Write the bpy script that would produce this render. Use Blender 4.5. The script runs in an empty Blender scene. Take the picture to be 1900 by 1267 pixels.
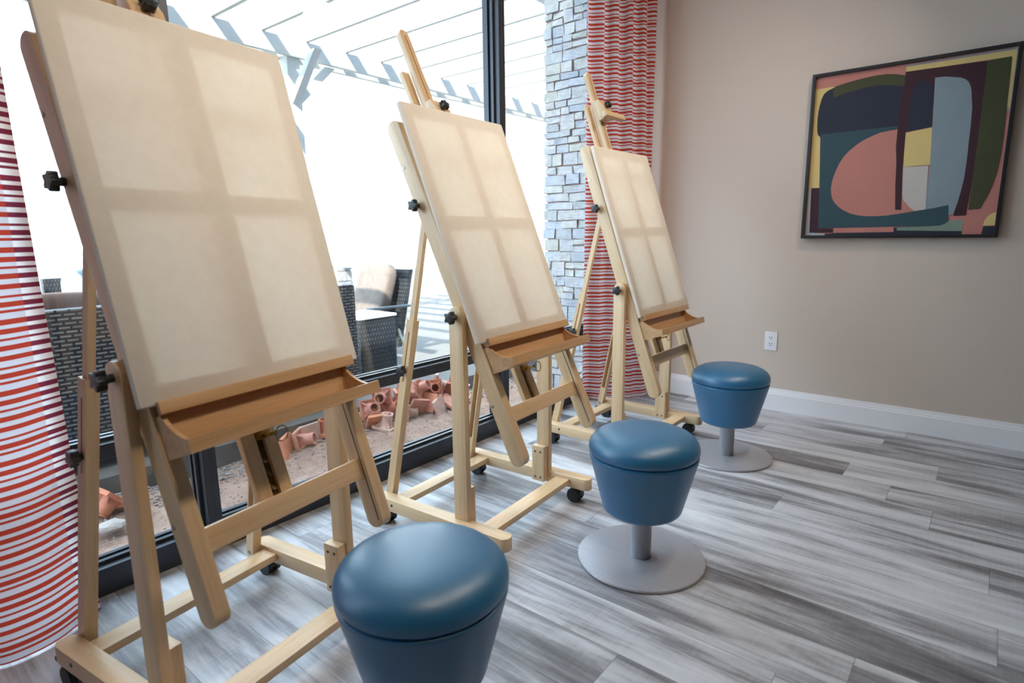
import bpy, bmesh, math, random
from mathutils import Matrix, Vector

# ---------------------------------------------------------------- camera, light, exposure
SC = bpy.context.scene
COL = SC.collection
cam_d = bpy.data.cameras.new('camera')
cam = bpy.data.objects.new('camera', cam_d)
COL.objects.link(cam)
CAM_F, CAM_YAW, CAM_PITCH, CAM_ROLL = 1090.34, math.radians(39.162), math.radians(10.3836), math.radians(-0.6759)
_f = Vector((-math.sin(CAM_YAW)*math.cos(CAM_PITCH), math.cos(CAM_YAW)*math.cos(CAM_PITCH), -math.sin(CAM_PITCH)))
_r = Vector((math.cos(CAM_YAW), math.sin(CAM_YAW), 0))
_u = _r.cross(_f)
_r2 = math.cos(CAM_ROLL)*_r + math.sin(CAM_ROLL)*_u
_u2 = -math.sin(CAM_ROLL)*_r + math.cos(CAM_ROLL)*_u
cam.matrix_world = Matrix(((_r2.x, _u2.x, -_f.x, 0), (_r2.y, _u2.y, -_f.y, 0), (_r2.z, _u2.z, -_f.z, 1.085), (0, 0, 0, 1)))
cam_d.sensor_width = 36
cam_d.lens = CAM_F*36/1900
cam_d.clip_start = 0.02
cam_d.clip_end = 300
cam_d.dof.use_dof = True
cam_d.dof.focus_distance = 2.3
cam_d.dof.aperture_fstop = 3.2
SC.camera = cam

world = bpy.data.worlds.new('sky')
SC.world = world
world.use_nodes = True
wn = world.node_tree
wn.nodes.clear()
w_out = wn.nodes.new('ShaderNodeOutputWorld')
w_bg = wn.nodes.new('ShaderNodeBackground')
w_tc = wn.nodes.new('ShaderNodeTexCoord')
w_sep = wn.nodes.new('ShaderNodeSeparateXYZ')
w_rmp = wn.nodes.new('ShaderNodeValToRGB')
w_rmp.color_ramp.elements[0].position = 0.45      # bright thin cloud beyond the window
w_rmp.color_ramp.elements[0].color = (0.64, 0.81, 1.0, 1)
w_rmp.color_ramp.elements[1].position = 0.68      # clear blue over the building
w_rmp.color_ramp.elements[1].color = (0.05, 0.085, 0.15, 1)
w_map = wn.nodes.new('ShaderNodeMapRange')
w_map.inputs['From Min'].default_value = -1.0
wn.links.new(w_tc.outputs['Generated'], w_sep.inputs[0])
wn.links.new(w_sep.outputs['X'], w_map.inputs['Value'])
wn.links.new(w_map.outputs[0], w_rmp.inputs[0])
wn.links.new(w_rmp.outputs[0], w_bg.inputs[0])
wn.links.new(w_bg.outputs[0], w_out.inputs[0])
w_bg.inputs[1].default_value = 8.0

sun_d = bpy.data.lights.new('sun', 'SUN')
sun_d.energy = 13.0
sun_d.angle = 0.009
sun_d.color = (1.0, 0.95, 0.87)
sun = bpy.data.objects.new('sun', sun_d)
COL.objects.link(sun)
sun.rotation_euler = Vector((0.5, -0.8, 1.0)).to_track_quat('Z', 'Y').to_euler()

SC.view_settings.view_transform = 'Standard'
SC.view_settings.look = 'None'
SC.view_settings.exposure = 0.25
SC.view_settings.gamma = 1.0
SC.view_settings.use_curve_mapping = False
SC.cycles.use_denoising = True
SC.cycles.max_bounces = 8
SC.cycles.diffuse_bounces = 5
SC.cycles.transparent_max_bounces = 16
SC.cycles.caustics_reflective = False
SC.cycles.caustics_refractive = False
SC.cycles.sample_clamp_indirect = 6.0

# ---------------------------------------------------------------- helpers
def lin(c):
    return tuple(((v/255)/12.92 if v/255 <= 0.04045 else ((v/255+0.055)/1.055)**2.4) for v in c) + (1,)

def tag(o, label=None, cat=None, group=None, kind=None):
    if label: o['label'] = label
    if cat: o['category'] = cat
    if group: o['group'] = group
    if kind: o['kind'] = kind
    return o

def empty(name, loc=(0, 0, 0), rz=0.0, label=None, cat=None, group=None):
    o = bpy.data.objects.new(name, None)
    COL.objects.link(o)
    o.location = loc
    o.rotation_euler = (0, 0, rz)
    o.empty_display_size = 0.1
    return tag(o, label, cat, group)

class MB:
    """collects shapes; build() links them as one mesh object"""
    def __init__(self):
        self.bm = bmesh.new()
    def box(self, a, b, mat=None, bev=0.0, mi=0):
        x0, x1 = sorted((a[0], b[0])); y0, y1 = sorted((a[1], b[1])); z0, z1 = sorted((a[2], b[2]))
        vs = [self.bm.verts.new(p) for p in ((x0,y0,z0),(x1,y0,z0),(x1,y1,z0),(x0,y1,z0),(x0,y0,z1),(x1,y0,z1),(x1,y1,z1),(x0,y1,z1))]
        fs = [self.bm.faces.new([vs[i] for i in q]) for q in ((3,2,1,0),(4,5,6,7),(0,1,5,4),(1,2,6,5),(2,3,7,6),(3,0,4,7))]
        self._fin(vs, fs, mat, bev, mi)
        return vs
    def _fin(self, vs, fs, mat, bev, mi):
        for f in fs: f.material_index = mi
        if bev > 0:
            es = list({e for f in fs for e in f.edges})
            if es:
                r = bmesh.ops.bevel(self.bm, geom=es, offset=bev, segments=2, profile=0.6, affect='EDGES', clamp_overlap=True)
                vs = list({v for v in r['verts']} | {v for v in vs if v.is_valid})
                for f in r['faces']: f.material_index = mi
        if mat is not None:
            bmesh.ops.transform(self.bm, matrix=mat, verts=[v for v in vs if v.is_valid])
    def prism(self, pts, axis, a, b, mat=None, bev=0.0, mi=0):
        """polygon pts in the plane normal to axis, extruded from a to b"""
        def P(p, t):
            return {'x': (t, p[0], p[1]), 'y': (p[0], t, p[1]), 'z': (p[0], p[1], t)}[axis]
        n = len(pts)
        lo = [self.bm.verts.new(P(p, a)) for p in pts]
        hi = [self.bm.verts.new(P(p, b)) for p in pts]
        fs = [self.bm.faces.new(lo), self.bm.faces.new(hi[::-1])]
        for i in range(n):
            fs.append(self.bm.faces.new((lo[i], hi[i], hi[(i+1) % n], lo[(i+1) % n])))
        bmesh.ops.recalc_face_normals(self.bm, faces=fs)
        if bev > 0:
            for f in fs: f.material_index = mi
            es = list(fs[0].edges) + list(fs[1].edges)
            r = bmesh.ops.bevel(self.bm, geom=es, offset=bev, segments=2, profile=0.6, affect='EDGES', clamp_overlap=True)
            vs = list({v for v in r['verts']} | {v for v in lo+hi if v.is_valid})
            for f in r['faces']: f.material_index = mi
            if mat is not None: bmesh.ops.transform(self.bm, matrix=mat, verts=vs)
        else:
            self._fin(lo+hi, fs, mat, 0, mi)
    def lathe(self, prof, seg=48, mat=None, mi=0, cap=True):
        rings = []
        allv = []
        for r, z in prof:
            if r < 1e-6:
                v = self.bm.verts.new((0, 0, z)); rings.append([v]); allv.append(v)
            else:
                ring = [self.bm.verts.new((r*math.cos(2*math.pi*i/seg), r*math.sin(2*math.pi*i/seg), z)) for i in range(seg)]
                rings.append(ring); allv += ring
        fs = []
        for A, B in zip(rings, rings[1:]):
            for i in range(seg):
                j = (i+1) % seg
                if len(A) == 1 and len(B) == 1: continue
                if len(A) == 1: fs.append(self.bm.faces.new((A[0], B[j], B[i])))
                elif len(B) == 1: fs.append(self.bm.faces.new((A[i], A[j], B[0])))
                else: fs.append(self.bm.faces.new((A[i], A[j], B[j], B[i])))
        if cap:
            if len(rings[0]) > 1: fs.append(self.bm.faces.new(rings[0][::-1]))
            if len(rings[-1]) > 1: fs.append(self.bm.faces.new(rings[-1]))
        bmesh.ops.recalc_face_normals(self.bm, faces=fs)
        self._fin(allv, fs, mat, 0, mi)
    def cyl(self, p0, p1, r, seg=20, r2=None, mi=0):
        p0 = Vector(p0); p1 = Vector(p1); d = p1-p0
        m = Matrix.Translation(p0) @ d.to_track_quat('Z', 'Y').to_matrix().to_4x4()
        self.lathe([(r, 0), (r if r2 is None else r2, d.length)], seg, m, mi)
    def tube(self, pts, r, seg=10, closed=False, mi=0):
        pts = [Vector(p) for p in pts]
        n = len(pts)
        rings = []
        for i, p in enumerate(pts):
            if closed: t = pts[(i+1) % n]-pts[(i-1) % n]
            else: t = pts[min(i+1, n-1)]-pts[max(i-1, 0)]
            t.normalize()
            ref = Vector((0, 0, 1)) if abs(t.z) < 0.9 else Vector((1, 0, 0))
            a = t.cross(ref).normalized(); b = t.cross(a)
            rings.append([self.bm.verts.new(p + r*(math.cos(2*math.pi*k/seg)*a + math.sin(2*math.pi*k/seg)*b)) for k in range(seg)])
        fs = []
        for i in range(n if closed else n-1):
            A, B = rings[i], rings[(i+1) % n]
            for k in range(seg):
                fs.append(self.bm.faces.new((A[k], A[(k+1) % seg], B[(k+1) % seg], B[k])))
        if not closed:
            fs.append(self.bm.faces.new(rings[0][::-1])); fs.append(self.bm.faces.new(rings[-1]))
        bmesh.ops.recalc_face_normals(self.bm, faces=fs)
        for f in fs: f.material_index = mi
    def grid(self, rows, mi=0, closed=False):
        """rows: list of lists of points"""
        V = [[self.bm.verts.new(p) for p in r] for r in rows]
        for A, B in zip(V, V[1:]):
            n = len(A)
            for i in range(n if closed else n-1):
                f = self.bm.faces.new((A[i], A[(i+1) % n], B[(i+1) % n], B[i])); f.material_index = mi
        return V
    def build(self, name, mats, parent=None, loc=None, rot=None, mat=None, smooth=38):
        me = bpy.data.meshes.new(name)
        self.bm.normal_update()
        self.bm.to_mesh(me)
        self.bm.free()
        for m in (mats if isinstance(mats, (list, tuple)) else [mats]): me.materials.append(m)
        if smooth:
            me.shade_smooth()
            me.set_sharp_from_angle(angle=math.radians(smooth))
        o = bpy.data.objects.new(name, me)
        COL.objects.link(o)
        if parent: o.parent = parent
        if loc: o.location = loc
        if rot: o.rotation_euler = rot
        if mat is not None: o.matrix_local = mat
        return o

def bx(name, a, b, m, parent=None, bev=0.0, **k):
    mb = MB(); mb.box(a, b, bev=bev)
    return mb.build(name, m, parent, **k)

def rrect(x0, x1, y0, y1, r, corners=(1, 1, 1, 1), n=6):
    """rounded rectangle polygon; corners order (x0y0, x1y0, x1y1, x0y1)"""
    out = []
    for (cx, cy, a0, px, py), c in zip(((x0+r, y0+r, math.pi, x0, y0), (x1-r, y0+r, 1.5*math.pi, x1, y0), (x1-r, y1-r, 0, x1, y1), (x0+r, y1-r, .5*math.pi, x0, y1)), corners):
        if not c: out.append((px, py)); continue
        for k in range(n+1):
            a = a0 + .5*math.pi*k/n
            out.append((cx+r*math.cos(a), cy+r*math.sin(a)))
    return out

# ---------------------------------------------------------------- materials
class NT:
    def __init__(self, name):
        self.m = bpy.data.materials.new(name)
        self.m.use_nodes = True
        self.t = self.m.node_tree
        self.t.nodes.clear()
        self.out = self.n('ShaderNodeOutputMaterial')
    def n(self, typ, **k):
        o = self.t.nodes.new(typ)
        for a, v in k.items(): setattr(o, a, v)
        return o
    def l(self, a, b): self.t.links.new(a, b)
    def val(self, inp, v):
        if hasattr(v, 'is_output') or isinstance(v, bpy.types.NodeSocket): self.l(v, inp)
        else: inp.default_value = v
    def math(self, op, a, b=0.0, c=None):
        o = self.n('ShaderNodeMath', operation=op)
        self.val(o.inputs[0], a); self.val(o.inputs[1], b)
        if c is not None: self.val(o.inputs[2], c)
        return o.outputs[0]
    def rgb(self, f, a, b, blend='MIX'):
        o = self.n('ShaderNodeMix', data_type='RGBA', blend_type=blend)
        self.val(o.inputs[0], f); self.val(o.inputs[6], a); self.val(o.inputs[7], b)
        return o.outputs[2]
    def ramp(self, f, stops, interp='LINEAR'):
        o = self.n('ShaderNodeValToRGB')
        o.color_ramp.interpolation = interp
        els = o.color_ramp.elements
        while len(els) < len(stops): els.new(0.5)
        for e, (p, c) in zip(els, stops):
            e.position = p; e.color = c if len(c) == 4 else tuple(c)+(1,)
        self.l(f, o.inputs[0])
        return o.outputs[0]
    def coord(self, kind='Object', scale=(1, 1, 1), loc=(0, 0, 0), rot=(0, 0, 0)):
        tc = self.n('ShaderNodeTexCoord'); mp = self.n('ShaderNodeMapping')
        mp.inputs['Scale'].default_value = scale; mp.inputs['Location'].default_value = loc; mp.inputs['Rotation'].default_value = rot
        self.l(tc.outputs[kind], mp.inputs[0])
        return mp.outputs[0]
    def noise(self, vec, scale=5, detail=4, rough=0.55, dist=0.0):
        o = self.n('ShaderNodeTexNoise')
        if vec is not None: self.l(vec, o.inputs['Vector'])
        o.inputs['Scale'].default_value = scale; o.inputs['Detail'].default_value = detail
        o.inputs['Roughness'].default_value = rough; o.inputs['Distortion'].default_value = dist
        return o.outputs['Fac']
    def bsdf(self, color, rough=0.5, metal=0.0, spec=0.5, bump=None, bump_d=0.002, bump_s=0.4):
        b = self.n('ShaderNodeBsdfPrincipled')
        self.val(b.inputs['Base Color'], color); self.val(b.inputs['Roughness'], rough); self.val(b.inputs['Metallic'], metal)
        b.inputs['Specular IOR Level'].default_value = spec
        if bump is not None:
            bp = self.n('ShaderNodeBump'); bp.inputs['Strength'].default_value = bump_s; bp.inputs['Distance'].default_value = bump_d
            self.l(bump, bp.inputs['Height']); self.l(bp.outputs[0], b.inputs['Normal'])
        return b
    def done(self, sh):
        self.l(sh.outputs[0] if hasattr(sh, 'outputs') else sh, self.out.inputs[0])
        return self.m

def plain(name, rgb, rough=0.5, metal=0.0, spec=0.5, var=0.06, scale=12, bump=0.0):
    t = NT(name)
    n = t.noise(t.coord(), scale, 4)
    a = lin(rgb)
    d = tuple(c*(1-var) for c in a[:3])+(1,); u = tuple(min(1, c*(1+var)) for c in a[:3])+(1,)
    col = t.ramp(n, [(0.3, d), (0.7, u)])
    return t.done(t.bsdf(col, rough, metal, spec, n if bump else None, bump or 0.001))

def wood(name, axis, light=(223, 195, 158), dark=(200, 166, 126)):
    t = NT(name)
    sc = {'x': (1.2, 26, 26), 'y': (26, 1.2, 26), 'z': (26, 26, 1.2)}[axis]
    v = t.coord('Object', sc)
    n1 = t.noise(v, 1.6, 5, 0.6, 0.6)
    sc2 = {'x': (14, 220, 220), 'y': (220, 14, 220), 'z': (220, 220, 14)}[axis]
    n2 = t.noise(t.coord('Object', sc2), 1.0, 2)
    c = t.ramp(n1, [(0.28, lin(dark)), (0.5, lin(tuple((a+b)/2 for a, b in zip(light, dark)))), (0.75, lin(light))])
    c = t.rgb(t.ramp(n2, [(0.55, (0, 0, 0)), (0.8, (0.3, 0.3, 0.3))]), c, lin(tuple(k*0.8 for k in dark)))
    return t.done(t.bsdf(c, 0.36, 0, 0.45, n2, 0.0004, 0.25))

WX, WY, WZ = wood('beech_grain_x', 'x'), wood('beech_grain_y', 'y'), wood('beech_grain_z', 'z')
WTRAY = wood('beech_tray', 'y', (206, 168, 126), (180, 140, 98))
BLACK = plain('black_plastic', (26, 27, 30), 0.38)
RUBBER = plain('black_rubber', (22, 22, 24), 0.6)
SLOT = plain('slot_shade_screw_brown', (70, 46, 30), 0.7)  # dark brown for shade drawn in the grooves, and for screw heads
BRASS = plain('brass', (178, 146, 82), 0.35, 1.0)
RATCHET = plain('dark_brass_strip', (112, 88, 52), 0.5, 0.6)  # brass toned darker to stay subdued in the dark gap
STEEL = plain('bolt_steel', (150, 150, 150), 0.35, 1.0)

def fabric_canvas():
    t = NT('primed_canvas')
    v = t.coord('Object', (1, 1, 1))
    w1 = t.n('ShaderNodeTexWave', bands_direction='Y'); t.l(v, w1.inputs['Vector']); w1.inputs['Scale'].default_value = 420
    w2 = t.n('ShaderNodeTexWave', bands_direction='Z'); t.l(v, w2.inputs['Vector']); w2.inputs['Scale'].default_value = 420
    h = t.math('ADD', w1.outputs['Fac'], w2.outputs['Fac'])
    n = t.noise(v, 40, 3)
    col = t.ramp(n, [(0.3, lin((240, 234, 224))), (0.7, lin((245, 240, 231)))])
    b = t.bsdf(col, 0.85, 0, 0.2, h, 0.0003, 0.2)
    tr = t.n('ShaderNodeBsdfTranslucent'); tr.inputs['Color'].default_value = lin((255, 242, 220))
    mx = t.n('ShaderNodeMixShader'); mx.inputs[0].default_value = 0.15
    t.l(b.outputs[0], mx.inputs[1]); t.l(tr.outputs[0], mx.inputs[2])
    return t.done(mx)
CANVAS = fabric_canvas()

def leather():
    t = NT('teal_vinyl')
    v = t.coord('Object')
    n = t.noise(v, 260, 3); n2 = t.noise(v, 4, 2)
    col = t.ramp(n2, [(0.3, lin((22, 102, 148))), (0.7, lin((28, 112, 158)))])
    b = t.bsdf(col, 0.42, 0, 0.9, n, 0.0003, 0.12)
    b.inputs['Coat Weight'].default_value = 0.28; b.inputs['Coat Roughness'].default_value = 0.38
    return t.done(b)
VINYL = leather()

def brushed():
    t = NT('brushed_aluminium_paint')
    n = t.noise(t.coord('Object', (6, 200, 200)), 1.0, 3)
    col = t.ramp(n, [(0.3, lin((166, 165, 171))), (0.7, lin((176, 175, 181)))])
    return t.done(t.bsdf(col, 0.34, 0.3, 0.5))
METAL = brushed()

def floor_mat():
    t = NT('grey_wood_planks')
    tc = t.n('ShaderNodeTexCoord'); sp = t.n('ShaderNodeSeparateXYZ'); t.l(tc.outputs['Object'], sp.inputs[0])
    PW, PL = 0.182, 1.22
    yy = t.math('DIVIDE', t.math('ADD', sp.outputs['Y'], 10.055), PW)
    row = t.math('FLOOR', yy); fy = t.math('FRACT', yy)
    wr = t.n('ShaderNodeTexWhiteNoise', noise_dimensions='1D'); t.l(row, wr.inputs['W'])
    xx = t.math('ADD', t.math('DIVIDE', t.math('ADD', sp.outputs['X'], 20.0), PL), t.math('MULTIPLY', wr.outputs['Value'], 7.3))
    colm = t.math('FLOOR', xx); fx = t.math('FRACT', xx)
    cid = t.n('ShaderNodeCombineXYZ'); t.l(row, cid.inputs[0]); t.l(colm, cid.inputs[1])
    wn2 = t.n('ShaderNodeTexWhiteNoise', noise_dimensions='2D'); t.l(cid.outputs[0], wn2.inputs['Vector'])
    r1 = wn2.outputs['Value']
    # per-plank shifted grain
    off = t.n('ShaderNodeVectorMath', operation='MULTIPLY_ADD')
    t.l(wn2.outputs['Color'], off.inputs[0]); off.inputs[1].default_value = (31, 17, 9); t.l(tc.outputs['Object'], off.inputs[2])
    mp = t.n('ShaderNodeMapping'); t.l(off.outputs[0], mp.inputs[0]); mp.inputs['Scale'].default_value = (1.1, 9.5, 1)
    g1 = t.noise(mp.outputs[0], 1.25, 5, 0.62, 0.35)
    mp2 = t.n('ShaderNodeMapping'); t.l(off.outputs[0], mp2.inputs[0]); mp2.inputs['Scale'].default_value = (5, 90, 1)
    g2 = t.noise(mp2.outputs[0], 1.0, 4, 0.6)
    mp3 = t.n('ShaderNodeMapping'); t.l(off.outputs[0], mp3.inputs[0]); mp3.inputs['Scale'].default_value = (110, 6, 1)
    g3 = t.noise(mp3.outputs[0], 1.0, 2, 0.5)
    mp4 = t.n('ShaderNodeMapping'); t.l(off.outputs[0], mp4.inputs[0]); mp4.inputs['Scale'].default_value = (2.0, 5.5, 1)
    g4 = t.noise(mp4.outputs[0], 2.2, 3, 0.5, 0.3)
    v = t.math('ADD', g1, t.math('MULTIPLY', t.math('SUBTRACT', r1, 0.5), 0.20))
    v = t.math('ADD', v, t.math('MULTIPLY', t.math('SUBTRACT', g2, 0.5), 0.16))
    v = t.math('ADD', v, t.math('MULTIPLY', t.math('SUBTRACT', g3, 0.5), 0.06))
    col = t.ramp(v, [(0.26, lin((94, 92, 96))), (0.42, lin((140, 139, 144))), (0.54, lin((186, 187, 193))), (0.72, lin((216, 218, 223)))])
    knots = t.ramp(g4, [(0.24, (1, 1, 1)), (0.31, (0, 0, 0))])
    col = t.rgb(t.math('MULTIPLY', knots, 0.5), col, lin((72, 66, 64)))
    ey = t.math('LESS_THAN', t.math('MINIMUM', fy, t.math('SUBTRACT', 1.0, fy)), 0.007)
    ex = t.math('LESS_THAN', t.math('MINIMUM', fx, t.math('SUBTRACT', 1.0, fx)), 0.0011)
    seam = t.math('MAXIMUM', ey, ex)
    col = t.rgb(t.math('MULTIPLY', seam, 0.45), col, lin((70, 66, 66)))
    hh = t.math('SUBTRACT', t.math('MULTIPLY', g2, 0.4), seam)
    rough = t.math('MULTIPLY_ADD', g2, 0.16, 0.36)
    return t.done(t.bsdf(col, rough, 0, 0.5, hh, 0.0008, 0.3))
FLOOR = floor_mat()

def paint(name, rgb, rough=0.6):
    t = NT(name)
    n = t.noise(t.coord('Object'), 180, 3)
    n2 = t.noise(t.coord('Object'), 0.8, 2)
    a = lin(rgb)
    col = t.ramp(n2, [(0.3, tuple(c*0.97 for c in a[:3])), (0.7, a)])
    return t.done(t.bsdf(col, rough, 0, 0.3, n, 0.0006, 0.15))
WALL = paint('greige_wall_paint', (212, 196, 183))
CEIL = paint('white_ceiling_paint', (214, 210, 202))
WALL2 = paint('darkened_unseen_wall', (128, 116, 106))  # unseen walls, darkened to cut the fill reaching the right side
TRIM = paint('white_trim_paint', (242, 241, 244), 0.35)
FRAME = plain('dark_bronze_aluminium', (58, 61, 68), 0.38, 0.55, 0.6)

def glass():
    t = NT('window_glass')
    tr = t.n('ShaderNodeBsdfTransparent'); tr.inputs[0].default_value = (0.94, 0.965, 0.955, 1)
    gl = t.n('ShaderNodeBsdfGlossy'); gl.inputs['Roughness'].default_value = 0.0
    lw = t.n('ShaderNodeLayerWeight'); lw.inputs['Blend'].default_value = 0.5
    fz = t.math('MULTIPLY_ADD', t.math('POWER', lw.outputs['Facing'], 5.0), 0.5, 0.04)
    mx = t.n('ShaderNodeMixShader'); t.l(fz, mx.inputs[0]); t.l(tr.outputs[0], mx.inputs[1]); t.l(gl.outputs[0], mx.inputs[2])
    return t.done(mx)
GLASS = glass()

def stripes(name, red, white, transl, phase):
    """woven cloth with an irregular repeat of thick and thin bands"""
    t = NT(name)
    tc = t.n('ShaderNodeTexCoord'); sp = t.n('ShaderNodeSeparateXYZ'); t.l(tc.outputs['Object'], sp.inputs[0])
    f = t.math('FRACT', t.math('ADD', t.math('DIVIDE', sp.outputs['Z'], 0.176), 20+phase))
    f = t.math('SUBTRACT', 1.0, f)
    W, R = lin(white), lin(red)
    bands = [(0.0, 0.075), (0.13, 0.205), (0.265, 0.30), (0.365, 0.44), (0.51, 0.58), (0.665, 0.70), (0.755, 0.83), (0.87, 0.91)]
    stops = []
    for a, b in bands: stops += [(a, R), (b, W)]
    col = t.ramp(f, stops, 'CONSTANT')
    wv = t.noise(t.coord('Object', (500, 500, 900)), 1.0, 1)
    fine = t.noise(t.coord('Object', (3, 3, 260)), 1.0, 2)
    col = t.rgb(t.math('MULTIPLY', fine, 0.18), col, lin((120, 70, 66)))
    d = t.bsdf(col, 0.9, 0, 0.15, wv, 0.0005, 0.3)
    tr = t.n('ShaderNodeBsdfTranslucent'); t.l(col, tr.inputs['Color'])
    mx = t.n('ShaderNodeMixShader'); mx.inputs[0].default_value = transl
    t.l(d.outputs[0], mx.inputs[1]); t.l(tr.outputs[0], mx.inputs[2])
    return t.done(mx)
STRIPE = stripes('red_white_striped_cloth', (190, 64, 46), (222, 219, 226), 0.30, 0.940)

def wicker(name, dark, light, sx, sy):
    t = NT(name)
    tc = t.n('ShaderNodeTexCoord'); sp = t.n('ShaderNodeSeparateXYZ'); t.l(tc.outputs['Object'], sp.inputs[0])
    cb = t.n('ShaderNodeCombineXYZ')
    t.l(t.math('ADD', sp.outputs['X'], sp.outputs['Y']), cb.inputs[0]); t.l(sp.outputs['Z'], cb.inputs[1])
    br = t.n('ShaderNodeTexBrick'); t.l(cb.outputs[0], br.inputs['Vector'])
    br.inputs['Scale'].default_value = 1.0; br.inputs['Brick Width'].default_value = sx; br.inputs['Row Height'].default_value = sy
    br.inputs['Mortar Size'].default_value = sy*0.33; br.inputs['Mortar Smooth'].default_value = 0.3
    br.inputs['Color1'].default_value = lin(light); br.inputs['Color2'].default_value = lin(tuple(k*0.8 for k in light)); br.inputs['Mortar'].default_value = lin(dark)
    inv = t.math('SUBTRACT', 1.0, br.outputs['Fac'])
    return t.done(t.bsdf(br.outputs['Color'], 0.5, 0, 0.4, inv, 0.006, 0.8))
WICKER = wicker('dark_grey_wicker', (34, 38, 46), (136, 140, 144), 0.052, 0.0195)
WICKER2 = wicker('grey_wicker_wide_weave', (36, 40, 46), (98, 104, 112), 0.026, 0.035)

def dirt():
    t = NT('red_brown_dirt')
    v = t.coord('Object')
    n1 = t.noise(v, 3.5, 8, 0.65, 0.4); n2 = t.noise(v, 38, 6, 0.7)
    col = t.ramp(n1, [(0.3, lin((124, 98, 86))), (0.5, lin((166, 134, 118))), (0.7, lin((190, 164, 148)))])
    col = t.rgb(t.ramp(n2, [(0.5, (0, 0, 0)), (0.75, (0.6, 0.6, 0.6))]), col, lin((104, 84, 76)))
    h = t.math('ADD', n1, t.math('MULTIPLY', n2, 0.35))
    return t.done(t.bsdf(col, 0.95, 0, 0.1, h, 0.05, 0.9))
DIRT = dirt()
GRAVEL = plain('grey_gravel', (140, 134, 130), 0.9, var=0.45, scale=22)
CONC = plain('pale_concrete', (98, 96, 94), 0.9, var=0.08, scale=9, bump=0.002)

def clay(name, rgb):
    t = NT(name)
    v = t.coord('Object'); n = t.noise(v, 14, 5)
    a = lin(rgb)
    col = t.ramp(n, [(0.3, tuple(c*0.78 for c in a[:3])), (0.6, a), (0.85, tuple(min(1, c*1.25+0.03) for c in a[:3]))])
    return t.done(t.bsdf(col, 0.85, 0, 0.2, n, 0.002, 0.3))
CLAYS = [clay('terracotta_orange', (204, 130, 104)), clay('terracotta_pink', (204, 142, 124)), clay('terracotta_pale', (206, 170, 156))]

def stone():
    t = NT('ledge_stone_veneer')
    g = t.n('ShaderNodeNewGeometry')
    v = t.coord('Object'); n = t.noise(v, 26, 6, 0.65); n2 = t.noise(v, 6, 3)
    base = t.ramp(g.outputs['Random Per Island'], [(0.0, lin((186, 186, 190))), (0.25, lin((200, 196, 190))), (0.45, lin((176, 182, 192))), (0.65, lin((202, 198, 198))), (0.82, lin((190, 186, 172))), (1.0, lin((166, 174, 184)))])
    col = t.rgb(t.ramp(n, [(0.35, (0.55, 0.55, 0.55)), (0.65, (0, 0, 0))]), base, lin((150, 152, 156)))
    col = t.rgb(t.ramp(n2, [(0.5, (0, 0, 0)), (0.75, (0.35, 0.35, 0.35))]), col, lin((206, 196, 168)))
    return t.done(t.bsdf(col, 0.9, 0, 0.2, n, 0.012, 0.8))
STONE = stone()
HEM = stripes('dimmed_hem_cloth', (122, 44, 64), (242, 240, 236), 0.42, 0.940)  # red dimmed in the colour, as less light passes through doubled cloth
GROUT = plain('pinkish_mortar', (172, 150, 144), 0.95, var=0.1, scale=40)
WHITEP = plain('white_painted_timber', (192, 192, 187), 0.6, var=0.03)
STUCCO = plain('white_stucco', (240, 240, 238), 0.9, var=0.03)

LAMP_W = 8.2

# ---------------------------------------------------------------- room shell
XW, YB, ZC = -2.02, 3.735, 2.75        # window wall face, back wall face, ceiling
XR, YF = 3.3, -2.3
ST = 'structure'
def struct(o): return tag(o, kind=ST)
struct(bx('floor', (XW-0.12, YF-0.12, -0.12), (XR+0.12, YB+0.12, 0), FLOOR))
struct(bx('ceiling', (XW-0.12, YF-0.12, ZC), (XR+0.12, YB+0.12, ZC+0.12), CEIL))
struct(bx('wall_back', (XW-0.12, YB, 0), (XR+0.12, YB+0.12, ZC), WALL))
struct(bx('wall_right', (XR, YF, 0), (XR+0.12, YB, ZC), WALL2))
struct(bx('wall_front', (XW, YF-0.12, 0), (XR, YF, ZC), WALL2))
mb = MB()
mb.box((XW-0.12, YF, 0), (XW, -0.80, ZC)); mb.box((XW-0.12, 3.50, 0), (XW, YB, ZC)); mb.box((XW-0.12, -0.80, 2.66), (XW, 3.50, ZC))
struct(mb.build('wall_left', WALL))
struct(bx('roof', (XW-0.14, YF-0.12, ZC+0.12), (XR+0.12, YB+0.12, 3.25), STUCCO))

def base_profile():  # depth, height
    return [(0, 0), (0.016, 0), (0.016, 0.098), (0.0125, 0.103), (0.0125, 0.109), (0.010, 0.113), (0.0075, 0.122), (0.006, 0.131), (0, 0.131)]
mb = MB(); mb.prism([(YB-d, z) for d, z in base_profile()], 'x', XW, XR)
struct(mb.build('baseboard_back', TRIM, smooth=0))
mb = MB(); mb.prism([(XR-d, z) for d, z in base_profile()], 'y', YF, YB-0.016)
struct(mb.build('baseboard_right', TRIM, smooth=0))
mb = MB(); mb.prism([(YF+d, z) for d, z in base_profile()], 'x', XW, XR-0.016)
struct(mb.build('baseboard_front', TRIM, smooth=0))

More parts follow.
